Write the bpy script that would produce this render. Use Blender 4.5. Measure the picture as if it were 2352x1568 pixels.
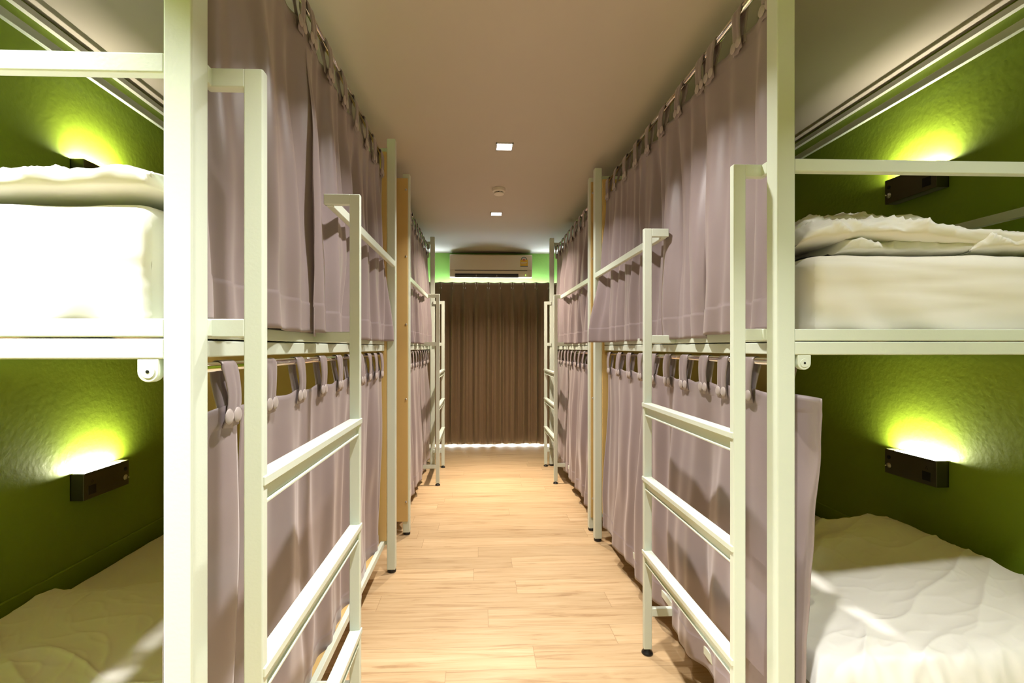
import bpy, bmesh, math, random
from mathutils import Vector, noise
for o in list(bpy.data.objects):
    bpy.data.objects.remove(o)
C = bpy.context.scene.collection
SC = bpy.context.scene
R = math.radians

# ------------------------------------------------------------------ camera
EYE = 1.35
cam = bpy.data.cameras.new('camera')
camo = bpy.data.objects.new('camera', cam)
C.objects.link(camo)
camo.location = (0, 0, EYE)
camo.rotation_euler = (R(90), 0, R(-2.0))
cam.sensor_width = 36
cam.lens = 1083 / 2352 * 36
cam.shift_x = 39 / 2352
cam.shift_y = 14 / 2352
cam.clip_start = 0.02
SC.camera = camo

# ------------------------------------------------------------------ world, exposure, lamps of the ceiling
w = bpy.data.worlds.new('sky')
SC.world = w
w.use_nodes = True
w.node_tree.nodes['Background'].inputs[0].default_value = (0.6, 0.75, 1.0, 1)
w.node_tree.nodes['Background'].inputs[1].default_value = 0.4
SC.view_settings.view_transform = 'Standard'
SC.view_settings.look = 'None'
SC.view_settings.gamma = 1.0
SC.view_settings.use_curve_mapping = False
SC.view_settings.exposure = -1.4
SC.cycles.max_bounces = 8
SC.cycles.diffuse_bounces = 5
SC.cycles.glossy_bounces = 4
SC.cycles.sample_clamp_indirect = 8.0
SC.cycles.use_denoising = True
CEIL = 2.675
# x, y, watts, colour of each recessed downlight
DOWN = [(0.17, 3.10, 48, (1.0, 0.93, 0.87)),
        (0.176, 4.66, 100, (1.0, 0.85, 0.70)),
        (0.17, 1.70, 52, (1.0, 0.95, 0.90)),
        (0.17, 0.42, 74, (1.0, 0.97, 0.93)),
        (-1.42, 0.28, 235, (1.0, 0.99, 0.98)),
        (1.35, 0.42, 35, (1.0, 0.98, 0.94))]  # unseen lamp, added to brighten the right front bunk
SPREAD = [112, 126, 110, 92, 112, 108]


def lamp(name, loc, rot, sx, sy, watts, col, spread=None):
    l = bpy.data.lights.new(name, 'AREA')
    l.shape = 'RECTANGLE'
    l.size = sx
    l.size_y = sy
    l.energy = watts
    l.color = col
    if spread:
        l.spread = R(spread)
    o = bpy.data.objects.new(name, l)
    o.location = loc
    o.rotation_euler = rot
    C.objects.link(o)
    return o


for (x, y, e, c), sp in zip(DOWN, SPREAD):
    lamp('downlight_beam', (x, y, CEIL - 0.012), (0, 0, 0), 0.07, 0.07, e, c, sp)
# the narrow beam of the warm light
lamp('downlight_beam', (0.176, 4.66, CEIL - 0.013), (0, 0, 0), 0.07, 0.07, 14, (1.0, 0.84, 0.68), 50)
# daylight standing in the window opening behind the brown drape
lamp('window_daylight', (0.20, 6.80, 1.14), (R(-90), 0, 0), 2.3, 2.15, 1900, (0.72, 0.86, 1.0))

# ------------------------------------------------------------------ materials
MATS = {}


def mat(name, col, rough=0.5, metal=0.0, bump=0.0, bscale=200.0, sheen=0.0, emit=None, estr=0.0,
        mottle=0.0, mscale=3.0, spec=0.5, aniso=None, coat=0.0):
    m = bpy.data.materials.new(name)
    m.use_nodes = True
    nt = m.node_tree
    b = nt.nodes['Principled BSDF']
    b.inputs['Base Color'].default_value = (*col, 1)
    b.inputs['Roughness'].default_value = rough
    b.inputs['Metallic'].default_value = metal
    b.inputs['Specular IOR Level'].default_value = spec
    if coat:
        b.inputs['Coat Weight'].default_value = coat
    if sheen:
        b.inputs['Sheen Weight'].default_value = sheen
        b.inputs['Sheen Roughness'].default_value = 0.4
        b.inputs['Sheen Tint'].default_value = (1, 0.92, 0.9, 1)
    if emit:
        b.inputs['Emission Color'].default_value = (*emit, 1)
        b.inputs['Emission Strength'].default_value = estr
    tc = nt.nodes.new('ShaderNodeTexCoord')
    if mottle:
        n = nt.nodes.new('ShaderNodeTexNoise')
        n.inputs['Scale'].default_value = mscale
        n.inputs['Detail'].default_value = 5
        nt.links.new(tc.outputs['Object'], n.inputs['Vector'])
        mx = nt.nodes.new('ShaderNodeMix')
        mx.data_type = 'RGBA'
        mx.inputs['A'].default_value = (*[v * (1 - mottle) for v in col], 1)
        mx.inputs['B'].default_value = (*[min(1, v * (1 + mottle)) for v in col], 1)
        nt.links.new(n.outputs['Fac'], mx.inputs['Factor'])
        nt.links.new(mx.outputs['Result'], b.inputs['Base Color'])
    if bump:
        n = nt.nodes.new('ShaderNodeTexNoise')
        n.inputs['Scale'].default_value = bscale
        n.inputs['Detail'].default_value = 3
        mp = nt.nodes.new('ShaderNodeMapping')
        if aniso:
            mp.inputs['Scale'].default_value = aniso
        nt.links.new(tc.outputs['Object'], mp.inputs['Vector'])
        nt.links.new(mp.outputs['Vector'], n.inputs['Vector'])
        bp = nt.nodes.new('ShaderNodeBump')
        bp.inputs['Strength'].default_value = bump
        bp.inputs['Distance'].default_value = 0.002
        nt.links.new(n.outputs['Fac'], bp.inputs['Height'])
        nt.links.new(bp.outputs['Normal'], b.inputs['Normal'])
    MATS[name] = m
    return m


STEEL = mat('cream_painted_steel', (0.68, 0.75, 0.64), 0.32, bump=0.10, bscale=160, spec=0.5)
FOOT = mat('black_rubber', (0.012, 0.011, 0.010), 0.3)
GREEN = mat('green_plaster', (0.235, 0.345, 0.022), 0.5, bump=0.75, bscale=42, mottle=0.06, mscale=4, spec=0.4)
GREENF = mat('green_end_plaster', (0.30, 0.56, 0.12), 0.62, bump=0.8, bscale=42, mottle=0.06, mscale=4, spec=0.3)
CEILM = mat('ceiling_paint', (0.56, 0.50, 0.435), 0.75, mottle=0.02, spec=0.2)
WHITEW = mat('white_wall_paint', (0.75, 0.72, 0.64), 0.7)
TRIMM = mat('grey_trim', (0.60, 0.60, 0.54), 0.5)
PLY = mat('birch_plywood', (0.62, 0.43, 0.16), 0.5, mottle=0.10, mscale=6, bump=0.1, bscale=60, aniso=(8, 8, 1))
CHROME = mat('chrome', (0.80, 0.74, 0.70), 0.08, 1.0)
SCREW = mat('screw_metal', (0.62, 0.60, 0.56), 0.3, 1.0)
MAUVE = mat('mauve_satin', (0.272, 0.220, 0.222), 0.36, sheen=0.30, bump=0.10, bscale=900, mottle=0.03, mscale=8, spec=0.45)
BUTTON = mat('mauve_button', (0.42, 0.36, 0.34), 0.38, sheen=0.2)
SHEET = mat('white_sheet', (0.84, 0.82, 0.75), 0.8, bump=0.15, bscale=14, aniso=(1, 3, 1), sheen=0.1, spec=0.2)
DUVET = mat('white_duvet', (0.86, 0.85, 0.80), 0.75, bump=0.25, bscale=16, aniso=(1, 2.5, 1), sheen=0.1, spec=0.2)
LAMPM = mat('bronze_brushed_metal', (0.13, 0.125, 0.08), 0.33, 0.85, bump=0.05, bscale=400, aniso=(1, 1, 20))
BLACK = mat('black_plastic', (0.006, 0.006, 0.006), 0.4)
BROWN = mat('brown_drape', (0.225, 0.148, 0.080), 0.6, sheen=0.15, bump=0.2, bscale=500, aniso=(4, 4, 1), mottle=0.08, mscale=20)
BOUNCE = mat('added_bounce_backing', (0.7, 0.7, 0.7), 0.8)  # pale backing added behind the drape to bounce daylight
ACM = mat('cream_plastic', (0.78, 0.66, 0.50), 0.28, spec=0.5)
ACD = mat('ac_dark_slot', (0.02, 0.02, 0.018), 0.4)
ACL = mat('ac_louver', (0.16, 0.15, 0.11), 0.35)
YEL = mat('label_yellow', (0.75, 0.42, 0.02), 0.5)
NAVY = mat('label_navy', (0.03, 0.06, 0.09), 0.5)
RED = mat('label_red', (0.55, 0.05, 0.03), 0.5)
PALE = mat('label_pale', (0.7, 0.68, 0.6), 0.5)
LED = mat('green_led', (0.5, 0.9, 0.1), 0.4, emit=(0.6, 1.0, 0.15), estr=3)
GLOW = mat('wall_lamp_glow', (1, 1, 1), 0.5, emit=(1.0, 0.92, 0.60), estr=60)
DLG = mat('downlight_glow', (1, 1, 1), 0.5, emit=(1.0, 0.95, 0.9), estr=30)
DLGW = mat('downlight_warm_glow', (1, 1, 1), 0.5, emit=(1.0, 0.9, 0.75), estr=30)
GLASS = mat('window_glass', (1, 1, 1), 0.0)
_t = GLASS.node_tree
_tr, _gl, _mx = (_t.nodes.new(k) for k in ('ShaderNodeBsdfTransparent', 'ShaderNodeBsdfGlossy', 'ShaderNodeMixShader'))
_gl.inputs['Roughness'].default_value = 0.02
_mx.inputs[0].default_value = 0.06
_t.links.new(_tr.outputs[0], _mx.inputs[1])
_t.links.new(_gl.outputs[0], _mx.inputs[2])
_t.links.new(_mx.outputs[0], _t.nodes['Material Output'].inputs[0])
ALU = mat('white_aluminium', (0.7, 0.7, 0.7), 0.4)
SMOKE = mat('ivory_plastic', (0.86, 0.80, 0.70), 0.4)


def floor_mat():
    m = bpy.data.materials.new('oak_planks')
    m.use_nodes = True
    nt = m.node_tree
    N = nt.nodes.new
    L = nt.links.new
    b = nt.nodes['Principled BSDF']
    tc = N('ShaderNodeTexCoord')
    br = N('ShaderNodeTexBrick')
    br.offset = 0.0
    br.offset_frequency = 2
    br.inputs['Color1'].default_value = (0, 0, 0, 1)
    br.inputs['Color2'].default_value = (1, 1, 1, 1)
    br.inputs['Mortar'].default_value = (0.5, 0.5, 0.5, 1)
    br.inputs['Scale'].default_value = 1.0
    br.inputs['Mortar Size'].default_value = 0.0012
    br.inputs['Mortar Smooth'].default_value = 0.3
    br.inputs['Bias'].default_value = 0.0
    br.inputs['Brick Width'].default_value = 1.22
    br.inputs['Row Height'].default_value = 0.152
    sx = N('ShaderNodeSeparateXYZ')
    L(tc.outputs['Object'], sx.inputs[0])
    dv = N('ShaderNodeMath')
    dv.operation = 'DIVIDE'
    dv.inputs[1].default_value = 0.152
    L(sx.outputs[1], dv.inputs[0])
    fl = N('ShaderNodeMath')
    fl.operation = 'FLOOR'
    L(dv.outputs[0], fl.inputs[0])
    wn = N('ShaderNodeTexWhiteNoise')
    wn.noise_dimensions = '1D'
    L(fl.outputs[0], wn.inputs['W'])
    ml = N('ShaderNodeMath')
    ml.operation = 'MULTIPLY_ADD'
    ml.inputs[1].default_value = 1.22
    L(wn.outputs['Value'], ml.inputs[0])
    L(sx.outputs[0], ml.inputs[2])
    cx = N('ShaderNodeCombineXYZ')
    L(ml.outputs[0], cx.inputs[0])
    L(sx.outputs[1], cx.inputs[1])
    L(cx.outputs[0], br.inputs['Vector'])
    # per plank shift of the grain
    sep = N('ShaderNodeSeparateColor')
    L(br.outputs['Color'], sep.inputs['Color'])
    comb = N('ShaderNodeCombineXYZ')
    mul = N('ShaderNodeMath')
    mul.operation = 'MULTIPLY'
    mul.inputs[1].default_value = 13.0
    L(sep.outputs[0], mul.inputs[0])
    L(mul.outputs[0], comb.inputs[0])
    L(mul.outputs[0], comb.inputs[2])
    add = N('ShaderNodeVectorMath')
    add.operation = 'ADD'
    L(tc.outputs['Object'], add.inputs[0])
    L(comb.outputs[0], add.inputs[1])
    mp = N('ShaderNodeMapping')
    mp.inputs['Scale'].default_value = (1.1, 17, 1)
    L(add.outputs[0], mp.inputs['Vector'])
    n1 = N('ShaderNodeTexNoise')
    n1.inputs['Scale'].default_value = 2.2
    n1.inputs['Detail'].default_value = 8
    n1.inputs['Roughness'].default_value = 0.62
    n1.inputs['Distortion'].default_value = 0.8
    L(mp.outputs[0], n1.inputs['Vector'])
    cr = N('ShaderNodeValToRGB')
    e = cr.color_ramp.elements
    e[0].position = 0.28
    e[0].color = (0.36, 0.22, 0.105, 1)
    e[1].position = 0.72
    e[1].color = (0.66, 0.495, 0.30, 1)
    k = cr.color_ramp.elements.new(0.45)
    k.color = (0.56, 0.395, 0.22, 1)
    L(n1.outputs['Fac'], cr.inputs['Fac'])
    # tone per plank
    mx = N('ShaderNodeMix')
    mx.data_type = 'RGBA'
    mx.blend_type = 'MULTIPLY'
    mx.inputs['Factor'].default_value = 1.0
    cr2 = N('ShaderNodeValToRGB')
    cr2.color_ramp.elements[0].color = (0.86, 0.84, 0.80, 1)
    cr2.color_ramp.elements[1].color = (1.05, 1.04, 1.02, 1)
    L(sep.outputs[0], cr2.inputs['Fac'])
    L(cr.outputs['Color'], mx.inputs['A'])
    L(cr2.outputs['Color'], mx.inputs['B'])
    mx2 = N('ShaderNodeMix')
    mx2.data_type = 'RGBA'
    mx2.inputs['B'].default_value = (0.20, 0.105, 0.04, 1)
    sc = N('ShaderNodeMath')
    sc.operation = 'MULTIPLY'
    sc.inputs[1].default_value = 0.6
    L(br.outputs['Fac'], sc.inputs[0])
    L(sc.outputs[0], mx2.inputs['Factor'])
    L(mx.outputs['Result'], mx2.inputs['A'])
    L(mx2.outputs['Result'], b.inputs['Base Color'])
    b.inputs['Roughness'].default_value = 0.38
    b.inputs['Specular IOR Level'].default_value = 0.4
    bp = N('ShaderNodeBump')
    bp.inputs['Strength'].default_value = 0.12
    bp.inputs['Distance'].default_value = 0.001
    L(n1.outputs['Fac'], bp.inputs['Height'])
    L(bp.outputs['Normal'], b.inputs['Normal'])
    return m


FLOOR = floor_mat()

# ------------------------------------------------------------------ helpers


def box(bm, x0, x1, y0, y1, z0, z1):
    if x0 > x1: x0, x1 = x1, x0
    if y0 > y1: y0, y1 = y1, y0
    if z0 > z1: z0, z1 = z1, z0
    v = [bm.verts.new(p) for p in ((x0, y0, z0), (x1, y0, z0), (x1, y1, z0), (x0, y1, z0),
                                   (x0, y0, z1), (x1, y0, z1), (x1, y1, z1), (x0, y1, z1))]
    for f in ((0, 3, 2, 1), (4, 5, 6, 7), (0, 1, 5, 4), (1, 2, 6, 5), (2, 3, 7, 6), (3, 0, 4, 7)):
        bm.faces.new([v[i] for i in f])


def lathe(bm, cx, cy, cz, prof, axis='Z', seg=24):
    """prof: list of (radius, height) along the axis"""
    rings = []
    for (r, h) in prof:
        ring = []
        for i in range(seg):
            a = 2 * math.pi * i / seg
            c, s = r * math.cos(a), r * math.sin(a)
            if axis == 'Z': p = (cx + c, cy + s, cz + h)
            elif axis == 'X': p = (cx + h, cy + c, cz + s)
            else: p = (cx + c, cy + h, cz + s)
            ring.append(bm.verts.new(p))
        rings.append(ring)
    for a, b in zip(rings, rings[1:]):
        for i in range(seg):
            j = (i + 1) % seg
            bm.faces.new((a[i], a[j], b[j], b[i]))
    bm.faces.new(rings[0][::-1])
    bm.faces.new(rings[-1])


def grid(bm, nu, nv, fn):
    vs = [[bm.verts.new(fn(i / nu, j / nv)) for j in range(nv + 1)] for i in range(nu + 1)]
    for i in range(nu):
        for j in range(nv):
            bm.faces.new((vs[i][j], vs[i + 1][j], vs[i + 1][j + 1], vs[i][j + 1]))
    return vs


def wpos(o):
    p = Vector((0, 0, 0))
    while o is not None:
        p += o.location
        o = o.parent
    return p


def obj(name, bm, m, parent=None, bevel=0.0, smooth=False, solid=0.0, subd=0, origin=None):
    bmesh.ops.recalc_face_normals(bm, faces=bm.faces[:])
    off = Vector((0, 0, 0))
    if origin is not None:
        off = Vector(origin)
    base = wpos(parent) if parent is not None else Vector((0, 0, 0))
    me = bpy.data.meshes.new(name)
    bmesh.ops.translate(bm, verts=bm.verts[:], vec=-(off if origin is not None else base))
    bm.to_mesh(me)
    bm.free()
    ms = m if isinstance(m, (list, tuple)) else [m]
    for q in ms:
        me.materials.append(q)
    if smooth:
        for p in me.polygons:
            p.use_smooth = True
    o = bpy.data.objects.new(name, me)
    C.objects.link(o)
    if parent is not None:
        o.parent = parent
        o.location = (off - base) if origin is not None else (0, 0, 0)
    else:
        o.location = off
    if solid:
        s = o.modifiers.new('thickness', 'SOLIDIFY')
        s.thickness = solid
        s.offset = 0
    if subd:
        s = o.modifiers.new('smooth', 'SUBSURF')
        s.levels = subd
        s.render_levels = subd
    if bevel:
        b = o.modifiers.new('bevel', 'BEVEL')
        b.width = bevel
        b.segments = 2
        b.limit_method = 'ANGLE'
        for p in me.polygons:
            p.use_smooth = True
        b.harden_normals = True
    return o


def tag(o, label=None, cat=None, group=None, kind=None):
    if label: o['label'] = label
    if cat: o['category'] = cat
    if group: o['group'] = group
    if kind: o['kind'] = kind
    return o


def thing(name, loc, label, cat, group=None):
    o = bpy.data.objects.new(name, None)
    o.location = loc
    o.empty_display_size = 0.1
    C.objects.link(o)
    return tag(o, label, cat, group)


def B(*boxes):
    bm = bmesh.new()
    for b in boxes:
        box(bm, *b)
    return bm


def nz(x, y, z=0.0):
    return noise.noise(Vector((x, y, z)))


def sst(a, b, x):
    t = max(0.0, min(1.0, (x - a) / (b - a)))
    return t * t * (3 - 2 * t)


# ------------------------------------------------------------------ the room
XL, XR, YF, YB = -1.740, 2.050, 6.62, -3.0


def struct(name, bm, m, **k):
    o = obj(name, bm, m, **k)
    o['kind'] = 'structure'
    return o


struct('floor', B((XL - 0.1, XR + 0.1, YB - 0.1, YF + 0.5, -0.08, 0)), FLOOR)
struct('ceiling', B((XL - 0.1, XR + 0.1, YB - 0.1, YF + 0.3, CEIL, CEIL + 0.08)), CEILM)
struct('wall_left', B((XL - 0.1, XL, YB, YF + 0.1, 0, CEIL)), GREEN)
struct('wall_right', B((XR, XR + 0.1, YB, YF + 0.1, 0, CEIL)), GREEN)
WX0, WX1, WZ = -0.98, 1.38, 2.26
struct('wall_back', B((XL, WX0, YF, YF + 0.1, 0, CEIL), (WX1, XR, YF, YF + 0.1, 0, CEIL), (WX0, WX1, YF, YF + 0.1, WZ, CEIL)), GREENF)
struct('wall_front', B((XL, XR, YB - 0.1, YB, 0, CEIL)), GREEN)
wf = struct('window_1', B((WX0, WX0 + 0.05, YF + 0.02, YF + 0.07, 0, WZ), (WX1 - 0.05, WX1, YF + 0.02, YF + 0.07, 0, WZ),
                          (WX0, WX1, YF + 0.02, YF + 0.07, WZ - 0.05, WZ), (WX0, WX1, YF + 0.02, YF + 0.07, 0, 0.20),
                          (0.18, 0.23, YF + 0.02, YF + 0.07, 0, WZ)), ALU)
obj('window_glass', B((WX0 + 0.05, WX1 - 0.05, YF + 0.04, YF + 0.046, 0.20, WZ - 0.05)), GLASS, wf)
struct('trim_1', B((XL, XL + 0.022, YB, YF, CEIL - 0.045, CEIL - 0.020)), TRIMM)
struct('trim_2', B((XR - 0.022, XR, YB, YF, CEIL - 0.045, CEIL - 0.020)), TRIMM)
struct('baseboard_left', B((XL, XL + 0.012, YB, YF, 0, 0.42)), GREEN, bevel=0.004)
struct('baseboard_right', B((XR - 0.012, XR, YB, YF, 0, 0.42)), GREEN, bevel=0.004)

# ------------------------------------------------------------------ bunk beds
BW = 1.225  # bed depth from the aisle face to the wall side


class Bunk:
    def __init__(s, side, x0, y0, y1, ya, yb, uo, rungs, label, panel_near, panel_far, mirror):
        s.side, s.x0, s.y0, s.y1 = side, x0, y0, y1
        s.ya, s.yb, s.uo = ya, yb, uo
        X = s.X
        root = s.root = thing('bunk_bed', (x0 + side * BW / 2, (y0 + y1) / 2, 0), label, 'bunk bed',
                              'cream steel bunk beds along the aisle')
        pw = 0.050
        posts = [(0, y0), (0, y1 - pw), (BW - pw, y0), (BW - pw, y1 - pw)]
        for (u, y) in posts:
            p = obj('post', B((X(u), X(u + pw), y, y + pw, 0.020, 2.600)), STEEL, root, bevel=0.004)
            bm = bmesh.new()
            lathe(bm, X(u + pw / 2), y + pw / 2, 0, [(0.024, 0), (0.026, 0.004), (0.026, 0.014), (0.020, 0.0215)])
            obj('foot', bm, FOOT, p, smooth=True)

        def ubox(u0, u1, ya_, yb_, z0, z1):
            return (X(u0), X(u1), ya_, yb_, z0, z1)
        # long rails: aisle side and wall side
        for (za, zb, nm) in ((1.330, 1.3645, 'side_rail'), (1.368, 1.400, 'side_rail'), (0.165, 0.200, 'side_rail')):
            for (ua, ub) in ((0.062, 0.084), (BW - 0.05, BW - 0.028)):
                obj(nm, B(ubox(ua, ub, y0 + 0.030, y1 - 0.030, za, zb)), STEEL, root, bevel=0.003)
        for (ua, ub) in ((BW - 0.05, BW - 0.03),):
            obj('top_rail', B(ubox(ua, ub, y0 + 0.045, y1 - 0.045, 2.515, 2.550)), STEEL, root, bevel=0.003)
        # end rails
        for k, (ye, d) in enumerate(((y0, 1), (y1, -1))):
            for (za, zb, dd) in ((1.330, 1.366, 0.034), (1.368, 1.4005, 0.022), (2.515, 2.550, 0.034), (0.165, 0.200, 0.034)):
                obj('end_rail', B(ubox(0.049, BW - 0.049, ye + d * 0.002, ye + d * dd, za, zb)), STEEL, root, bevel=0.003)
            obj('end_guard_rail', B(ubox(0.049, BW - 0.049, ye + d * 0.002, ye + d * 0.024, 1.828, 1.864)), STEEL, root, bevel=0.004)
        # guard rails
        gy = (yb + 0.006, y1 - 0.045) if not mirror else (y0 + 0.045, ya + 0.016)
        obj('guard_rail', B(ubox(0.0, 0.022, gy[0], gy[1], 1.832, 1.868)), STEEL, root, bevel=0.004)
        obj('guard_rail', B(ubox(BW - 0.05, BW - 0.028, y0 + 0.045, y1 - 0.045, 1.828, 1.863)), STEEL, root, bevel=0.003)
        # plywood boards that carry the mattresses
        obj('bed_board', B(ubox(0.086, BW - 0.052, y0 + 0.04, y1 - 0.04, 1.352, 1.364)), PLY, root)
        obj('bed_board', B(ubox(0.086, BW - 0.052, y0 + 0.04, y1 - 0.04, 0.178, 0.190)), PLY, root)
        # ladder
        u0, u1 = -uo, -uo + 0.036
        yt = 0.022
        ZT = 1.874
        lad = bpy.data.objects.new('ladder', None)
        C.objects.link(lad)
        lad.parent = root
        lad.location = Vector((X(u0), ya, 0)) - root.location
        for yy in (ya, yb):
            endy = (not mirror and yy == ya) or (mirror and yy == yb)
            for (za, zb, ui) in ((ZT - 0.036, ZT, 0.016 if endy else 0.030),
                                 (1.369, 1.404, 0.016 if endy else 0.063), (0.166, 0.202, 0.016 if endy else 0.063)):
                bxs = [ubox(u1 - 0.002, ui, yy, yy + yt, za, zb)]
                if endy and not mirror:
                    bxs.append(ubox(0.001, ui, y0 + pw - 0.001, yy + 0.004, za + 0.001, zb - 0.001))
                obj('ladder_bracket', B(*bxs), STEEL, lad, bevel=0.003)
        for yy in (ya, yb):
            obj('upright', B(ubox(u0, u1, yy, yy + yt, 0.022, ZT)), STEEL, lad, bevel=0.0035)
            bm = bmesh.new()
            lathe(bm, X((u0 + u1) / 2), yy + yt / 2, 0, [(0.023, 0), (0.025, 0.003), (0.023, 0.009), (0.010, 0.018), (0.010, 0.023)])
            obj('ladder_foot', bm, FOOT, lad, smooth=True)
        for z in rungs:
            bm = B(ubox(u0 - 0.004, u1 - 0.001, ya + 0.002, yb + yt - 0.002, z - 0.018, z),
                   ubox(u0 + 0.010, u0 + 0.026, ya + 0.02, yb + 0.002, z - 0.052, z - 0.0175),
                   ubox(u0 + 0.004, u0 + 0.030, ya + 0.02, yb + 0.002, z - 0.058, z - 0.0515))
            obj('rung', bm, STEEL, lad, bevel=0.002)
        # curtain rods
        s.rods = []
        for zr in (EYE - 0.042, EYE + 1.135):
            bm = bmesh.new()
            lathe(bm, X(0.077), 0, zr, [(0.0105, y0 + 0.012), (0.0105, y1 - 0.012)], axis='Y', seg=20)
            rod = obj('curtain_rod', bm, CHROME, root, smooth=True)
            for (ye, d) in ((y0, 1), (y1, -1)):
                bm = bmesh.new()
                pr = []
                ztop = zr + (0.022 if zr < 2 else 0.031)
                for i in range(13):
                    a = math.pi + math.pi * i / 12
                    pr.append((0.0185 * math.cos(a), 0.0185 * math.sin(a)))
                pr = [(-0.0185, ztop - zr)] + pr + [(0.0185, ztop - zr)]
                fa = [bm.verts.new((X(0.077) + p[0], ye + d * 0.003, zr + p[1])) for p in pr]
                fb = [bm.verts.new((X(0.077) + p[0], ye + d * 0.020, zr + p[1])) for p in pr]
                bm.faces.new(fa)
                bm.faces.new(fb[::-1])
                for i in range(len(pr)):
                    j = (i + 1) % len(pr)
                    bm.faces.new((fa[i], fb[i], fb[j], fa[j]))
                bk = obj('rod_bracket', bm, STEEL, root, bevel=0.0015)
                bm = bmesh.new()
                ya_ = ye + d * 0.0032
                lathe(bm, X(0.077), ya_, zr, [(0.0118, 0), (0.0118, -d * 0.0015)], axis='Y')
                cap = obj('bracket_cap', bm, STEEL, bk, bevel=0.0004)
                bm = bmesh.new()
                lathe(bm, X(0.077), ya_ - d * 0.0012, zr, [(0.0032, 0), (0.0032, -d * 0.0009)], axis='Y', seg=6)
                obj('screw', bm, BLACK, bk)
        # plywood end panels with their screws
        if panel_near:
            p = obj('end_panel', B(ubox(0.012, BW - 0.01, y0 - 0.016, y0 + 0.001, 0.105, 2.562)), PLY, root, bevel=0.001)
            for z in (2.48, 2.00, 1.515, 0.98, 0.245):
                for uu in (0.024, BW - 0.035):
                    bm = bmesh.new()
                    lathe(bm, X(uu), y0 - 0.016, z, [(0.008, 0.001), (0.008, -0.001), (0.006, -0.003), (0.002, -0.004)], axis='Y', seg=12)
                    obj('screw', bm, SCREW, p, smooth=True)
        if panel_far:
            obj('end_panel', B(ubox(0.050, BW - 0.01, y1 - 0.066, y1 - 0.0495, 0.20, 2.515)), PLY, root, bevel=0.001)

    def X(s, u):
        return s.x0 + s.side * u


RA = [EYE - 0.243, EYE - 0.604, EYE - 0.965]
RB = [EYE - 0.243, EYE - 0.568, EYE - 0.893]
L1 = Bunk(-1, -0.498, 0.838, 2.889, 0.900, 1.625, 0.093, RA,
          'cream steel bunk bed nearest on the left, bright white mattress on its upper deck', False, True, False)
R1 = Bunk(1, 0.808, 1.248, 3.300, 1.320, 2.048, 0.081, RB,
          'cream steel bunk bed nearest on the right, crumpled duvet on its upper deck', False, True, False)
L2 = Bunk(-1, -0.495, 3.410, 5.390, 4.630, 5.320, 0.113, RB,
          'far left steel bunk bed with a tall orange plywood board on its near end', True, False, True)
R2 = Bunk(1, 0.812, 3.440, 5.400, 4.650, 5.340, 0.065, RB,
          'far right steel bunk bed, its plywood end showing as a thin strip', True, False, True)


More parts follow.
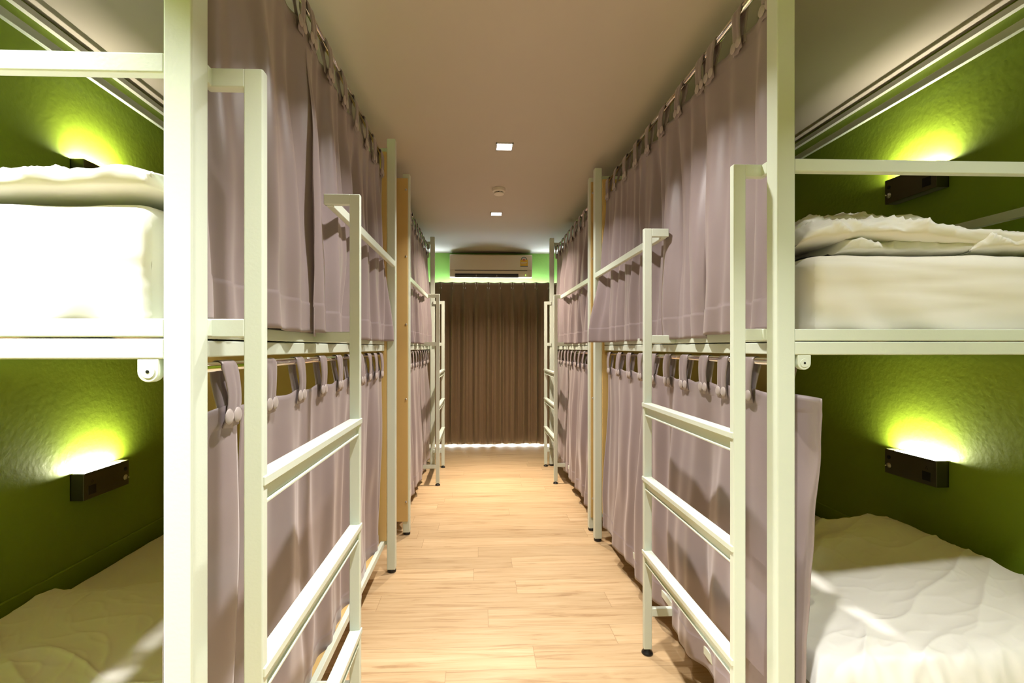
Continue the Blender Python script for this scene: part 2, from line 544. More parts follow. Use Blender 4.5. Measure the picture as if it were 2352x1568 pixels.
# ------------------------------------------------------------------ bunk curtains
def curtain(bk, y0, y1, zr, zbot, taby, seed, label, lean=0.0, amp=0.013, flare=(0, 0), group='mauve bunk curtains',
            spread=0.0, nfold=9.0, near_edge=(0.0, 0.0, 0.0)):
    """hangs from the rod of bunk BK, between y0 and y1"""
    rnd = random.Random(seed)
    X = bk.X
    ztop = zr - 0.088
    ur = 0.077
    ym = (y0 + y1) / 2
    L = y1 - y0
    ph = [rnd.uniform(0, 6.28) for _ in range(6)]

    def surf(a, b):
        # a along Y, b from the top down; returns u, y, z
        h = b
        yy = y0 + a * L
        am = 1.45 * amp * (0.35 + 0.65 * sst(0, 0.35, h))
        warp = 0.12 * nz(yy * 2.1, h * 1.2, seed)
        f = (math.sin(2 * math.pi * (nfold * (yy + warp * 0.5)) / 1.0 + ph[0]) * 0.50
             + math.sin(2 * math.pi * (nfold * 0.47 * (yy + warp)) + ph[1]) * 0.75
             + math.sin(2 * math.pi * (nfold * 1.9 * (yy + warp * 0.3)) + ph[2]) * 0.16)
        f += 0.9 * nz(yy * 5.0, h * 1.6, seed + 7.3) + 0.55 * nz(yy * 11.0, h * 4.0, seed + 3.1) * sst(0.1, 0.9, h)
        # gather towards the tabs at the top
        g = 0.0
        for t in taby:
            g += math.exp(-((yy - t) / 0.035) ** 2)
        g *= (1 - sst(0, 0.22, h))
        u = ur - am * f - 0.004 * g * 1.0
        u += lean * sst(0.0, 0.9, h)
        e0 = 1 - sst(0, 0.13 / max(L, 0.3), a)
        e1 = 1 - sst(0, 0.16 / max(L, 0.3), 1 - a)
        u -= flare[0] * e0 * sst(0.45, 1.0, h) + flare[1] * e1 * sst(0.45, 1.0, h)
        if near_edge[0] or near_edge[1] or near_edge[2]:
            ed = 1 - sst(0, 0.085 / L, a)
            u += ed * (near_edge[0] * (1 - h) + near_edge[1] * h + 0.006 * nz(2.0, h * 9, seed))
            yy -= ed * near_edge[2] * math.exp(-((h - 0.62) / 0.22) ** 2)
        yy += spread * (h ** 1.6) * (a - 0.5) * 2
        # scalloped droop between the tabs at the top edge
        dz = 0.0
        if h < 0.2 and taby:
            near = min(abs(yy - t) for t in taby)
            dz = -0.010 * sst(0.0, 0.1, near) * (1 - h / 0.2)
        z = ztop + dz - (ztop - zbot) * h + 0.004 * nz(yy * 6, 3.3, seed) * h
        # stitched double bands at the top and at the hem
        if (ztop - z) < 0.050:
            u -= 0.0016
        if (z - zbot) < 0.095:
            u -= 0.0022
        return u, yy, z
    ny = max(24, int(L / 0.0085))
    nzr = 70 if (ztop - zbot) > 0.9 else 60
    seam_b = [0.0]
    H = ztop - zbot
    rows = sorted(set([i / nzr for i in range(nzr + 1)] + [0.049 / H, 0.0515 / H, 1 - 0.0935 / H, 1 - 0.097 / H]))
    bm = bmesh.new()
    vs = []
    for i in range(ny + 1):
        col = []
        for b in rows:
            u, y, z = surf(i / ny, b)
            col.append(bm.verts.new((X(u), y, z)))
        vs.append(col)
    for i in range(ny):
        for j in range(len(rows) - 1):
            bm.faces.new((vs[i][j], vs[i + 1][j], vs[i + 1][j + 1], vs[i][j + 1]))
    root = obj('bunk_curtain', bm, MAUVE, None, smooth=True, solid=0.0018, origin=(X(ur), ym, zbot))
    tag(root, label, 'curtain', group)
    # tabs with two buttons each
    for t in taby:
        a = (t - y0) / L
        wob = rnd.uniform(-0.008, 0.008)
        tw = rnd.uniform(-0.25, 0.25)
        uc, _, _ = surf(max(0, min(1, a)), 0.03)
        hw = 0.033 + rnd.uniform(-0.002, 0.002)
        r = 0.0135
        zlow = zr - 0.135 + rnd.uniform(-0.004, 0.004)
        path = []  # (u, z, halfwidth, yshift)
        n1 = 9
        uf = min(uc - 0.006, ur - 0.010)
        for k in range(n1):
            q = k / (n1 - 1)
            z = zlow + (zr - zlow) * q
            u = uf + ((ur - r) - uf) * sst(0.2, 1, q) - 0.006 * math.sin(math.pi * q)
            path.append((u, z, hw * (1 - 0.22 * math.sin(math.pi * (q * 0.95 + 0.05))), wob * math.sin(math.pi * q)))
        for k in range(1, 8):
            an = math.pi * k / 8
            path.append((ur - r * math.cos(an), zr + r * math.sin(an), hw * 0.90, 0))
        for k in range(n1):
            q = k / (n1 - 1)
            z = zr - (zr - (ztop - 0.03)) * q
            u = (ur + r) + (uc + 0.004 - (ur + r)) * sst(0, 1, q)
            path.append((u, z, hw * (0.9 - 0.1 * math.sin(math.pi * q)), -wob * math.sin(math.pi * q) - tw * 0.03 * q))
        bm = bmesh.new()
        m_ = 6
        rowsv = []
        for (u, z, h_, sh) in path:
            row = []
            for k in range(m_ + 1):
                q = k / m_ * 2 - 1
                crease = 0.0025 * math.sin(q * 5 + ph[3]) * (1 if z < zr else 0.4)
                row.append(bm.verts.new((X(u - crease + tw * q * 0.008 * (1 if z < zr - 0.01 else 0)), t + sh + q * h_,
                                         z + (0.004 * (1 - abs(q)) * -1 if z <= zlow + 0.001 else 0))))
            rowsv.append(row)
        for ra_, rb_ in zip(rowsv, rowsv[1:]):
            for k in range(m_):
                bm.faces.new((ra_[k], ra_[k + 1], rb_[k + 1], rb_[k]))
        tb = obj('tab', bm, MAUVE, root, smooth=True, solid=0.0022, origin=(X(ur), t, zr))
        for q in (-1, 1):
            bm = bmesh.new()
            pu = uf - 0.003 + tw * q * 0.004
            s_ = bk.side
            lathe(bm, X(pu), t + q * 0.0178, zlow + 0.024,
                  [(0.005, 0), (0.0150, -s_ * 0.002), (0.0178, -s_ * 0.0035), (0.0162, -s_ * 0.0055), (0.008, -s_ * 0.0072), (0.002, -s_ * 0.0076)], axis='X', seg=20)
            obj('button', bm, BUTTON, tb, smooth=True)
    return root


def tabs(a, b, n):
    return [a + (b - a) * i / (n - 1) for i in range(n)]


ZL, ZU = EYE - 0.042, EYE + 1.135
UB = EYE + 0.036
curtain(L1, 0.885, 1.615, ZU, UB + 0.012, tabs(0.94, 1.52, 4), 3.1, 'near mauve panel of the upper left front bunk, hem puckered behind the ladder',         lean=-0.038, spread=0.01, nfold=6)
curtain(L1, 1.555, 2.815, ZU, UB, tabs(1.60, 2.77, 7), 5.7, 'far mauve panel of the upper left front bunk, guard rail shadow across it', lean=-0.024,
        flare=(0, 0.035), spread=0.012, nfold=8, amp=0.014)
curtain(L1, 0.895, 1.13, ZL, 0.150, [0.93, 1.085], 8.2, 'narrow mauve panel on the lower left front bunk, beside the near post', lean=0.012, nfold=4, amp=0.010, near_edge=(0.0, 0.0, 0.035))
curtain(L1, 1.17, 2.80, ZL, 0.150, [1.30, 1.51, 1.73, 1.93, 2.10, 2.28, 2.46, 2.60, 2.75], 1.9,
        'wide mauve curtain with round buttons closing the lower left front bunk', lean=0.014, nfold=5, amp=0.012)
curtain(R1, 1.320, 1.825, ZU, UB + 0.012, tabs(1.39, 1.74, 3), 9.4, 'near mauve panel of the upper right front bunk, beside the thick front post', lean=-0.038, nfold=6)
curtain(R1, 1.78, 3.215, ZU, UB, tabs(1.83, 3.17, 8), 12.6, 'far mauve panel of the upper right front bunk, its far corner flaring over the post',
        lean=-0.026, flare=(0, 0.085), spread=0.014, nfold=8, amp=0.014)
curtain(R1, 1.250, 3.20, ZL, 0.120, [1.33, 1.50, 1.655, 1.80, 1.975, 2.15, 2.33, 2.52, 2.71, 2.90, 3.13], 15.3,
        'wide mauve curtain with round buttons closing the lower right front bunk, loose near edge', lean=-0.030, near_edge=(0.050, 0.034, 0.0), nfold=5, amp=0.013)
curtain(L2, 3.47, 5.31, ZU, UB, tabs(3.52, 5.26, 11), 21.1, 'pinkish mauve curtain on the upper deck of the far left bunk', lean=-0.030, nfold=7, amp=0.015)
curtain(L2, 3.47, 5.31, ZL, 0.140, tabs(3.52, 5.26, 11), 22.8, 'pinkish mauve curtain on the lower deck of the far left bunk', lean=-0.026, nfold=5, amp=0.012, spread=-0.02)
curtain(R2, 3.50, 5.32, ZU, UB, tabs(3.55, 5.27, 11), 23.5, 'pinkish mauve curtain on the upper deck of the far right bunk', lean=-0.030, nfold=7, amp=0.016)
curtain(R2, 3.50, 5.32, ZL, 0.120, tabs(3.55, 5.27, 11), 24.9, 'pale mauve curtain on the lower deck of the far right bunk', lean=-0.030, nfold=5, amp=0.014)


# ------------------------------------------------------------------ mattresses and duvets
def mattress(bk, z0, z1, label, seed, u0=0.122):
    X = bk.X
    u1 = BW - 0.058
    y0, y1 = bk.y0 + 0.032, bk.y1 - 0.072
    nx, ny, nzv = 70, 60, 14
    cu, cy, cz = (u0 + u1) / 2, (y0 + y1) / 2, (z0 + z1) / 2
    hu, hy, hz = (u1 - u0) / 2, (y1 - y0) / 2, (z1 - z0) / 2
    r = 0.045
    bm = bmesh.new()

    def put(p, n):
        # rounded box: clamp to the inner box then push out by r, with sheet wrinkles
        q = Vector(p)
        inner = Vector((max(-hu + r, min(hu - r, q.x)), max(-hy + r, min(hy - r, q.y)), max(-hz + r, min(hz - r, q.z))))
        d = q - inner
        if d.length > 1e-6:
            d = d.normalized() * r
        s = inner + d
        w_ = Vector((s.x + cu, s.y + cy, s.z + cz))
        # wrinkles: fans rising from the tucked bottom edge
        t = (w_.z - z0) / (z1 - z0)
        side = max(0.0, min(1.0, 1 - t))
        wr = 0.0075 * math.sin(21 * (w_.x + 0.35 * t) + 6 * nz(w_.x * 2, w_.y * 2, seed)) * side ** 1.5
        wr -= 0.004 * max(0.0, 1 - abs(nz(w_.x * 1.5, w_.y * 2, w_.z * 17 + seed)) * 4) * (1 - side * 0.6)
        wr += 0.006 * nz(w_.x * 4, w_.y * 4, w_.z * 5 + seed) + 0.003 * nz(w_.x * 13 + w_.z * 9, w_.y * 13, seed)
        dn = d.normalized() if d.length > 0 else Vector((0, 0, 1))
        w_ += dn * wr
        return (X(w_.x), w_.y, w_.z)
    faces = {
        'top': lambda a, b: put((-hu + 2 * hu * a, -hy + 2 * hy * b, hz), 0),
        'bot': lambda a, b: put((-hu + 2 * hu * a, -hy + 2 * hy * b, -hz), 0),
        'n': lambda a, b: put((-hu + 2 * hu * a, -hy, -hz + 2 * hz * b), 0),
        'f': lambda a, b: put((-hu + 2 * hu * a, hy, -hz + 2 * hz * b), 0),
        'l': lambda a, b: put((-hu, -hy + 2 * hy * a, -hz + 2 * hz * b), 0),
        'r': lambda a, b: put((hu, -hy + 2 * hy * a, -hz + 2 * hz * b), 0)}
    grid(bm, nx, ny, faces['top'])
    grid(bm, nx, ny, faces['bot'])
    grid(bm, nx * 2, nzv * 2, faces['n'])
    grid(bm, nx * 2, nzv * 2, faces['f'])
    grid(bm, ny, nzv, faces['l'])
    grid(bm, ny, nzv, faces['r'])
    bmesh.ops.remove_doubles(bm, verts=bm.verts[:], dist=0.0012)
    o = obj('mattress', bm, SHEET, None, smooth=True, origin=(X(cu), cy, z0))
    return tag(o, label, 'mattress', 'mattresses in white fitted sheets')


mattress(L1, 1.366, 1.617, 'thick overexposed white mattress on the upper left front bunk', 1.0, 0.085)
mattress(R1, 1.366, 1.615, 'thick cream white mattress with creased fitted sheet on the upper right front bunk', 2.0)
mattress(L1, 0.192, 0.385, 'shaded mattress on the lower left front bunk, seen behind its duvet', 3.0)
mattress(R1, 0.192, 0.385, 'shaded mattress on the lower right front bunk, under the puffy duvet', 4.0)


def duvet_flat(bk, ua, ub, ya, yb, zbase, hfn, label, seed, name='duvet'):
    """a puffy cover lying on the mattress: closed top and underside"""
    X = bk.X
    nx, ny = 220, 200
    bm = bmesh.new()

    def edge(a, b):
        e = min(a, 1 - a) * (ub - ua)
        f = min(b, 1 - b) * (yb - ya)
        return min(e, f)

    def top(a, b):
        wob = 0.022 * nz(a * 7, b * 7, seed) + 0.010 * nz(a * 25, b * 25, seed + 2)
        u = ua + (ub - ua) * a
        y = ya + (yb - ya) * b
        if b < 0.1: y += wob * (1 - b / 0.1)
        if b > 0.9: y += wob * 2.2 * (b - 0.9) / 0.1
        e = edge(a, b)
        k = 1 - (1 - max(0.0, min(1, e / 0.055))) ** 2.4
        h = hfn(u, y)
        p, q = u * 0.80 + y * 0.60, -u * 0.60 + y * 0.80
        r1 = 1 - abs(nz(p * 1.6 + 0.5 * nz(u * 3, y * 3, seed), q * 6.5, seed + 5)) * 2
        r2 = 1 - abs(nz(p * 3.5, q * 13 + 1.5 * nz(u * 4, y * 4, seed + 1), seed + 9)) * 2
        r3 = 1 - abs(nz(u * 7 + y * 4, y * 9 - u * 5, seed + 12)) * 2
        wr = 0.007 * max(0, r1) ** 5 + 0.0035 * max(0, r2) ** 4 * (0.4 + nz(u * 2, y * 2, seed + 3)) + 0.0016 * max(0, r3) ** 5 + 0.012 * nz(u * 2.6, y * 2.6, seed)
        puck = 0.010 * abs(math.sin(u * 30 + 3 * nz(u * 9, 1, seed))) * (1 - min(1, e / 0.09))
        z = zbase + 0.004 + k * (h + wr * 1.4) - puck * 0.6 * k
        return (X(u), y, z)

    def bot(a, b):
        p = top(a, b)
        return (p[0], p[1], zbase + 0.002)
    grid(bm, nx, ny, top)
    grid(bm, 30, 24, lambda a, b: bot(a, b))
    o = obj(name, bm, DUVET, None, smooth=True, origin=(X((ua + ub) / 2), (ya + yb) / 2, zbase))
    return tag(o, label, 'duvet', 'white duvets on the front bunks')


# lower right: a puffy duvet humped in the middle
def h_r(u, y):
    t = math.exp(-((u - 0.58) / 0.45) ** 2)
    return 0.055 + 0.085 * sst(0.55, 1.1, u) * (1 - 0.5 * sst(0, 0.3, 1.5 - y)) + 0.045 * t * sst(1.5, 2.2, y) + 0.02 * nz(u * 2.3, y * 2.3, 4) + 0.035 * math.exp(-((y - 1.9 - 0.3 * (u - 0.5)) / 0.08) ** 2) * t


duvet_flat(R1, 0.135, BW - 0.035, 1.285, 2.24, 0.392, h_r, 'puffy white duvet on the lower right bunk, half in bright light', 31)


def h_l(u, y):
    return 0.040 + 0.015 * nz(u * 2, y * 3, 8) + 0.01 * sst(0.9, 1.5, y)


duvet_flat(L1, 0.135, BW - 0.09, 0.885, 1.87, 0.392, h_l, 'flat shaded duvet on the lower left bunk with a streak of light', 35)


def roll_duvet(bk, layers, label, seed):
    """folded bedding: each layer is a flattened closed fold running across the bed"""
    X = bk.X
    bm = bmesh.new()
    ny = 64
    for li, (ua, ub, yfront, yback, zfn, hfn) in enumerate(layers):
        nx = 240

        def f(a, b, ua=ua, ub=ub, yfront=yfront, yback=yback, zfn=zfn, hfn=hfn, li=li):
            u = ua + (ub - ua) * a
            endk = max(0.0, 1 - (1 - min(1, max(0.0, min(a, 1 - a)) * (ub - ua) / 0.05)) ** 2) ** 0.5
            z0 = zfn(u)
            h = hfn(u) * max(0.08, endk)
            yf = yfront + 0.028 * nz(u * 3.5, li * 3.0, seed) + 0.012 * nz(u * 11, li, seed) + 0.04 * (1 - endk)
            d = yback - yf
            th = 2 * math.pi * b
            # squashed section, blunt towards the viewer, thin at the back
            cy_ = math.cos(th)
            sz_ = math.sin(th)
            s2 = math.copysign(abs(sz_) ** 0.7, sz_)
            y = yf + d * 0.5 * (1 - math.copysign(abs(cy_) ** 0.75, cy_))
            z = z0 + h * 0.5 + h * 0.5 * s2
            dg = u * 0.8 + z * 2.2
            wr = 0.010 * nz(u * 6, y * 8 + z * 12, seed + li)
            wr += 0.011 * max(0, 1 - 2.2 * abs(nz(u * 5 + y * 6, z * 24 + u * 3, seed + li + 4))) ** 3
            wr += 0.006 * max(0, 1 - 2.2 * abs(nz(dg * 9, y * 16 - u * 9, seed + li + 8))) ** 2
            wr += 0.003 * nz(u * 26, z * 50, seed + y * 20)
            z = z + wr * (1 if sz_ > -0.1 else 0.15)
            y = y - wr * 0.9 * max(0, cy_)
            return (X(u), y, max(z, z0))
        grid(bm, nx, ny, f)
    bmesh.ops.remove_doubles(bm, verts=bm.verts[:], dist=0.0004)
    me = obj('duvet', bm, DUVET, None, smooth=True, origin=(X(0.6), layers[0][2], 1.62))
    return tag(me, label, 'duvet', 'white duvets on the front bunks')


roll_duvet(L1, [(0.070, BW - 0.08, 0.880, 1.75, lambda u: 1.622, lambda u: 0.062 + 0.006 * nz(u * 5, 0, 2))],
           'white duvet folded flat over the upper left mattress', 41)


def hump(u):
    return math.exp(-((u - 0.34) / 0.30) ** 2)


roll_duvet(R1, [
    (0.24, 0.80, 1.325, 1.75, lambda u: 1.6215, lambda u: 0.045),
    (0.112, BW - 0.08, 1.300, 1.85, lambda u: 1.6215 + 0.034 * hump(u), lambda u: 0.052 + 0.020 * hump(u)),
    (0.125, BW - 0.10, 1.36, 1.80, lambda u: 1.655 + 0.035 * hump(u), lambda u: 0.028 + 0.040 * hump(u)),
    (0.62, BW - 0.10, 1.290, 1.80, lambda u: 1.6215, lambda u: 0.070)],
    'crumpled white duvet heaped in folds on the upper right mattress', 47)


# ------------------------------------------------------------------ wall lamps
def wall_lamp(side, y0, z0, label, flip):
    xw = XL if side < 0 else XR
    L_, H_, D_ = 0.26, 0.116, 0.058
    root = thing('wall_lamp', (xw, y0 + L_ / 2, z0), label, 'lamp', 'bronze reading lamps on the green walls')

    def X(d):
        return xw - side * d
    bm = B((X(0.000), X(0.006), y0, y0 + L_, z0, z0 + H_),
           (X(D_ - 0.003), X(D_), y0, y0 + L_, z0, z0 + H_),
           (X(0.0), X(D_ - 0.002), y0, y0 + 0.004, z0, z0 + H_),
           (X(0.0), X(D_ - 0.002), y0 + L_ - 0.004, y0 + L_, z0, z0 + H_),
           (X(0.0), X(D_ - 0.002), y0, y0 + L_, z0, z0 + 0.004),
           (X(0.004), X(D_ - 0.002), y0 + 0.003, y0 + L_ - 0.003, z0 + H_ - 0.016, z0 + H_ - 0.013))
    hs = obj('housing', bm, LAMPM, root, bevel=0.0025)
    obj('light_strip', B((X(0.009), X(D_ - 0.010), y0 + 0.016, y0 + L_ - 0.016, z0 + H_ - 0.0125, z0 + H_ - 0.008)), GLOW, root)
    l = lamp('wall_lamp_light', (X(0.040), y0 + L_ / 2, z0 + H_ - 0.002), (0, 0, 0), L_ - 0.04, 0.014, 18.0, (1.0, 0.93, 0.74), 170)
    l.rotation_euler = Vector((-X(0.040) + xw + (xw - X(0.040)) * 0.15, 0, 0.030)).to_track_quat('-Z', 'Y').to_euler()
    # socket near end, switch and round port on the other end
    ys = y0 + 0.045
    ye = y0 + L_ - 0.022
    obj('socket', B((X(D_ - 0.001), X(D_ + 0.0015), ys - 0.020, ys + 0.020, z0 + 0.018, z0 + 0.058)), BLACK, root, bevel=0.001)
    bm = bmesh.new()
    lathe(bm, X(D_ - 0.001), ye, z0 + 0.078, [(0.010, 0), (0.010, -side * 0.0022)], axis='X')
    obj('round_port', bm, BLACK, root, bevel=0.0005)
    bm = bmesh.new()
    lathe(bm, X(D_ - 0.001), ye, z0 + 0.038, [(0.013, 0), (0.013, -side * 0.002), (0.009, -side * 0.004), (0.006, -side * 0.008)], axis='X')
    sw = obj('toggle_switch', bm, SCREW, root, smooth=False, bevel=0.0004)
    bm = bmesh.new()
    lathe(bm, X(D_ + 0.004), ye, z0 + 0.038, [(0.0035, 0), (0.004, -side * 0.012), (0.002, -side * 0.015)], axis='X', seg=12)
    obj('lever', bm, CHROME, sw, smooth=True)
    # little triangle mark above the socket
    bm = bmesh.new()
    t = X(D_ + 0.0006)
    tz = z0 + 0.068

    def tri(r):
        return [(ys + r * math.sin(a), tz + 0.006 + r * math.cos(a)) for a in (0, 2.0944, 4.18879)]
    o_, i_ = tri(0.009), tri(0.0062)
    vo = [bm.verts.new((t, p[0], p[1])) for p in o_]
    vi = [bm.verts.new((t, p[0], p[1])) for p in i_]
    for k in range(3):
        j = (k + 1) % 3
        bm.faces.new((vo[k], vo[j], vi[j], vi[k]))
    obj('warning_mark', bm, BLACK, root, solid=0.0004)
    return root


wall_lamp(-1, 2.07, EYE - 0.655, 'lit bronze wall lamp above the lower left bunk', False)
wall_lamp(-1, 2.07, EYE + 0.690, 'lit bronze wall lamp half hidden behind the upper left duvet', False)
wall_lamp(1, 1.985, EYE - 0.610, 'lit bronze wall lamp with socket above the lower right bunk', True)
wall_lamp(1, 1.985, EYE + 0.700, 'lit bronze wall lamp behind the upper right end rail', True)

# ------------------------------------------------------------------ ceiling things
for (x, y, e, c), lb in zip(DOWN, ['square white recessed ceiling light nearest in view, crisp white glow',
                                   'square warm recessed ceiling light beyond the smoke detector',
                                   'square recessed ceiling light above the near ladders',
                                   'square recessed ceiling light above the entrance end of the aisle',
                                   'square recessed ceiling light before the left front bunk',
                                   'unseen square ceiling light added to brighten the right front bunk']):
    t = thing('downlight', (x, y, CEIL), lb, 'ceiling light', 'square recessed ceiling lights')
    s = 0.057
    bm = B((x - s, x + s, y - s, y - s + 0.008, CEIL - 0.006, CEIL), (x - s, x + s, y + s - 0.008, y + s, CEIL - 0.006, CEIL),
           (x - s, x - s + 0.008, y - s, y + s, CEIL - 0.006, CEIL), (x + s - 0.008, x + s, y - s, y + s, CEIL - 0.006, CEIL))
    obj('frame', bm, ALU, t)
    obj('diffuser', B((x - s + 0.008, x + s - 0.008, y - s + 0.008, y + s - 0.008, CEIL - 0.0035, CEIL - 0.0005)), DLGW if e > 90 and y > 4 else DLG, t)

t = thing('smoke_detector', (0.17, 3.926, CEIL), 'round ivory smoke detector on the ceiling between the two lights', 'smoke detector')
bm = bmesh.new()
lathe(bm, 0.17, 3.926, CEIL, [(0.052, 0), (0.054, -0.006), (0.053, -0.026), (0.044, -0.031)], seg=40)
obj('base', bm, SMOKE, t, bevel=0.001)
bm = bmesh.new()
lathe(bm, 0.17, 3.926, CEIL, [(0.034, -0.030), (0.034, -0.043)], seg=32)
obj('vent_core', bm, BLACK, t)
bm = bmesh.new()
for k in range(20):
    a = 2 * math.pi * k / 20
    cx_, cy_ = 0.17 + 0.039 * math.cos(a), 3.926 + 0.039 * math.sin(a)
    box(bm, cx_ - 0.002, cx_ + 0.002, cy_ - 0.002, cy_ + 0.002, CEIL - 0.043, CEIL - 0.030)
obj('vent_fins', bm, SMOKE, t)
bm = bmesh.new()
lathe(bm, 0.17, 3.926, CEIL, [(0.043, -0.0425), (0.0425, -0.048), (0.036, -0.053), (0.02, -0.055)], seg=40)
obj('cap', bm, SMOKE, t, bevel=0.001)

# ------------------------------------------------------------------ air conditioner
AX0, AX1, AZ0, AZ1, AY0, AY1 = -0.393, 0.734, 2.305, 2.622, 6.42, YF - 0.003
t = thing('air_conditioner', ((AX0 + AX1) / 2, AY1, AZ0), 'long cream wall air conditioner with a yellow energy label, above the drape', 'air conditioner')


def prism(bm, prof, x0, x1):
    a = [bm.verts.new((x0, y, z)) for (y, z) in prof]
    b = [bm.verts.new((x1, y, z)) for (y, z) in prof]
    bm.faces.new(a)
    bm.faces.new(b[::-1])
    for i in range(len(prof)):
        j = (i + 1) % len(prof)
        bm.faces.new((a[i], b[i], b[j], a[j]))


bm = bmesh.new()
prism(bm, [(AY1, AZ0 + 0.02), (AY1, AZ1), (AY0 + 0.02, AZ1), (AY0 + 0.008, AZ1 - 0.01), (AY0 + 0.008, AZ0 + 0.09), (AY0 + 0.012, AZ0 + 0.055),
           (AY0 + 0.030, AZ0 + 0.012), (AY0 + 0.05, AZ0)], AX0, AX1)
obj('body', bm, ACM, t, bevel=0.008)
bm = bmesh.new()
prism(bm, [(AY0 + 0.010, AZ0 + 0.103), (AY0 + 0.010, AZ1 - 0.008), (AY0 + 0.002, AZ1 - 0.018), (AY0 - 0.001, AZ0 + 0.2), (AY0 + 0.002, AZ0 + 0.103)], AX0 + 0.002, AX1 - 0.002)
fp = obj('front_panel', bm, ACM, t, bevel=0.002)
obj('panel_gap', B((AX0 + 0.07, AX1 - 0.07, AY0 + 0.004, AY0 + 0.009, AZ0 + 0.094, AZ0 + 0.101)), ACD, t)
obj('air_outlet', B((AX0 + 0.075, AX1 - 0.19, AY0 + 0.006, AY0 + 0.04, AZ0 + 0.004, AZ0 + 0.052)), ACD, t)
bm = B((AX0 + 0.08, AX1 - 0.195, AY0 + 0.002, AY0 + 0.02, AZ0 + 0.018, AZ0 + 0.026), (AX0 + 0.08, AX1 - 0.195, AY0 + 0.004, AY0 + 0.022, AZ0 + 0.000, AZ0 + 0.012))
obj('louver', bm, ACL, t, bevel=0.002)
for q in (0.33, 0.66):
    xx = AX0 + 0.08 + q * (AX1 - 0.195 - AX0 - 0.08)
    obj('louver_clip', B((xx - 0.003, xx + 0.003, AY0 + 0.000, AY0 + 0.008, AZ0 + 0.010, AZ0 + 0.034)), ACM, t)
obj('indicator_light', B((AX1 - 0.095, AX1 - 0.086, AY0 + 0.008, AY0 + 0.013, AZ0 + 0.026, AZ0 + 0.044)), LED, t)
# energy label: navy arc over a red disc and a yellow panel
lx0, lx1 = AX1 - 0.165, AX1 - 0.062
lb = obj('energy_label', B((lx0, lx1, AY0 - 0.0022, AY0 - 0.0005, AZ0 + 0.150, AZ0 + 0.245)), YEL, fp)
lc = (lx0 + lx1) / 2
bm = bmesh.new()
n = 16
for k in range(n):
    a0, a1 = math.pi * k / n, math.pi * (k + 1) / n
    ri, ro = 0.031, 0.040
    vs = [bm.verts.new((lc + r * math.cos(a), AY0 - 0.0022, AZ0 + 0.243 + r * math.sin(a))) for (r, a) in ((ri, a0), (ro, a0), (ro, a1), (ri, a1))]
    bm.faces.new(vs)
obj('label_arc', bm, NAVY, lb, solid=0.0006)
bm = bmesh.new()
vs = [bm.verts.new((lc, AY0 - 0.0016, AZ0 + 0.243))] + [bm.verts.new((lc + 0.031 * math.cos(math.pi * k / 12), AY0 - 0.0016, AZ0 + 0.243 + 0.031 * math.sin(math.pi * k / 12))) for k in range(13)]
bm.faces.new(vs)
obj('label_dial', bm, PALE, lb, solid=0.0005)
bm = bmesh.new()
lathe(bm, lc, AY0 - 0.0022, AZ0 + 0.243, [(0.016, 0), (0.016, -0.0010)], axis='Y')
obj('label_disc', bm, RED, lb)
cu = bpy.data.curves.new('label_digit', 'FONT')
cu.body = '5'
cu.size = 0.026
cu.extrude = 0.0003
cu.align_x = 'CENTER'
cu.align_y = 'CENTER'
tmp = bpy.data.objects.new('label_digit', cu)
C.objects.link(tmp)
dme = bpy.data.meshes.new_from_object(tmp)
bpy.data.objects.remove(tmp)
bpy.data.curves.remove(cu)
dme.materials.clear()
dme.materials.append(PALE)
dg = bpy.data.objects.new('label_digit', dme)
C.objects.link(dg)
dg.rotation_euler = (R(90), 0, 0)
dg.parent = lb
dg.location = Vector((lc, AY0 - 0.0038, AZ0 + 0.243)) - wpos(lb)
obj('label_text_lines', B((lx0 + 0.012, lx1 - 0.012, AY0 - 0.0028, AY0 - 0.002, AZ0 + 0.203, AZ0 + 0.208),
                          (lx0 + 0.012, lx1 - 0.03, AY0 - 0.0028, AY0 - 0.002, AZ0 + 0.194, AZ0 + 0.197),
                          (lx0 + 0.012, lx1 - 0.02, AY0 - 0.0028, AY0 - 0.002, AZ0 + 0.185, AZ0 + 0.187)), PALE, lb)
obj('label_base_band', B((lx0, lx1, AY0 - 0.0028, AY0 - 0.002, AZ0 + 0.150, AZ0 + 0.159)), NAVY, lb)

# ------------------------------------------------------------------ brown drape
DX0, DX1, DZ0, DZ1, DY = -1.18, 1.62, 0.032, 2.243, 6.475
PS = 0.164
PX = -0.357  # one pleat position


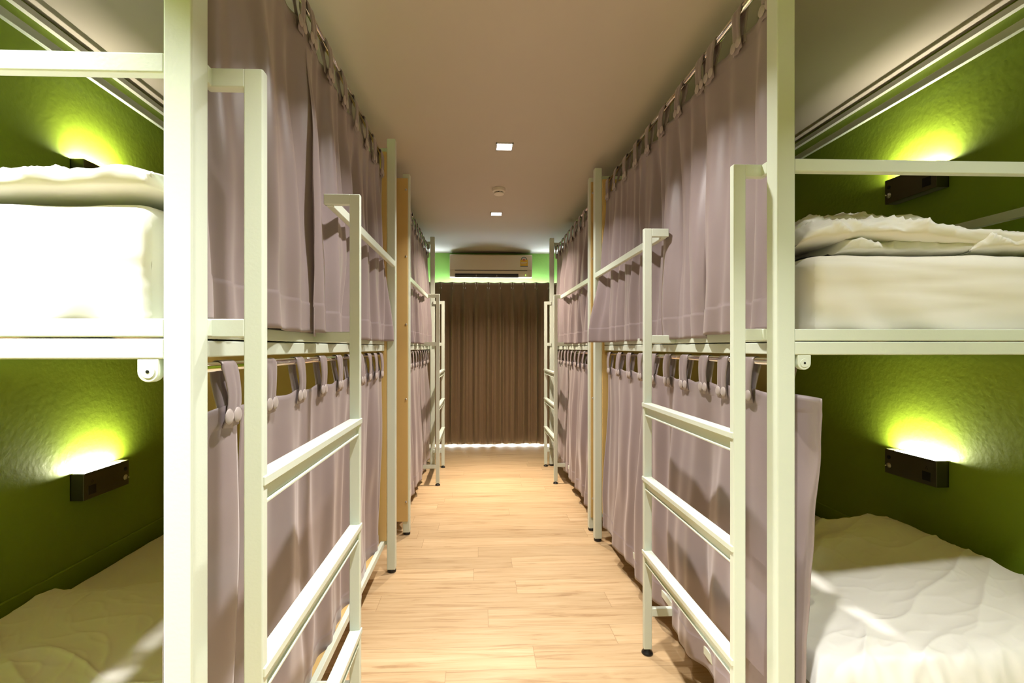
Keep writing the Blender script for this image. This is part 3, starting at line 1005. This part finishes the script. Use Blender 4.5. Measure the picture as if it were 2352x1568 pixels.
def drape_y(x, z):
    h = (DZ1 - z)
    k = (x - PX) / PS
    fr = k - math.floor(k)
    d = min(fr, 1 - fr) * PS  # distance to the nearest pinch
    top = math.exp(-(d / 0.016) ** 2)
    lo = 0.5 + 0.5 * math.cos(2 * math.pi * k + 1.2 * nz(x * 2.2, z * 0.35, 5) * sst(0.1, 1.0, h))
    extra = 0.35 * math.cos(4 * math.pi * k + 1.0 + 3 * nz(x * 3, z * 0.4, 9)) + 0.25 * math.cos(7.3 * math.pi * k + 2.0)
    low = 0.055 * lo ** 1.6 + 0.016 * extra * sst(0.1, 0.6, h)
    pin = 0.026 * top
    m = sst(0.06, 0.45, h)
    notch = -0.014 * math.exp(-((h - 0.085) / 0.018) ** 2) * top
    return DY - (pin * (1 - m) + low * m + notch)


t = thing('drape', ((DX0 + DX1) / 2, DY, DZ0), 'floor length brown pleated drape across the end of the aisle', 'curtain')
bm = bmesh.new()
nx = int((DX1 - DX0) / 0.0075)


def fd(a, b):
    x = DX0 + (DX1 - DX0) * a
    zb = DZ0 + 0.012 * nz(x * 3.7, 0, 11) + 0.006 * math.cos(2 * math.pi * (x - PX) / PS)
    z = DZ1 + 0.003 * math.cos(2 * math.pi * (x - PX) / PS) - (DZ1 - zb) * b
    return (x, drape_y(x, z), z)


grid(bm, nx, 60, fd)
obj('cloth', bm, BROWN, t, smooth=True, solid=0.0016)
bm = bmesh.new()
grid(bm, 180, 12, lambda a, b: (fd(a, b)[0], fd(a, b)[1] + 0.006, fd(a, b)[2] - (0.004 if b == 0 else 0) + (0.02 if b == 1 else 0)))
obj('bounce_backing', bm, BOUNCE, t, smooth=True)  # unseen pale backing, added so window light bounces up to the wall
bm = bmesh.new()
for k in range(-5, 13):
    x = PX + k * PS
    if DX0 + 0.02 < x < DX1 - 0.02:
        for q in (-0.006, 0.006):
            lathe(bm, x + q, DY - 0.022, 0, [(0.003, DZ1 - 0.085), (0.0055, DZ1 - 0.05), (0.006, DZ1 + 0.001)], seg=8)
obj('pinch_pleats', bm, BROWN, t, smooth=True)
obj('curtain_track', B((DX0, DX1, DY + 0.010, DY + 0.030, DZ1 - 0.035, DZ1 - 0.012)), ALU, t)
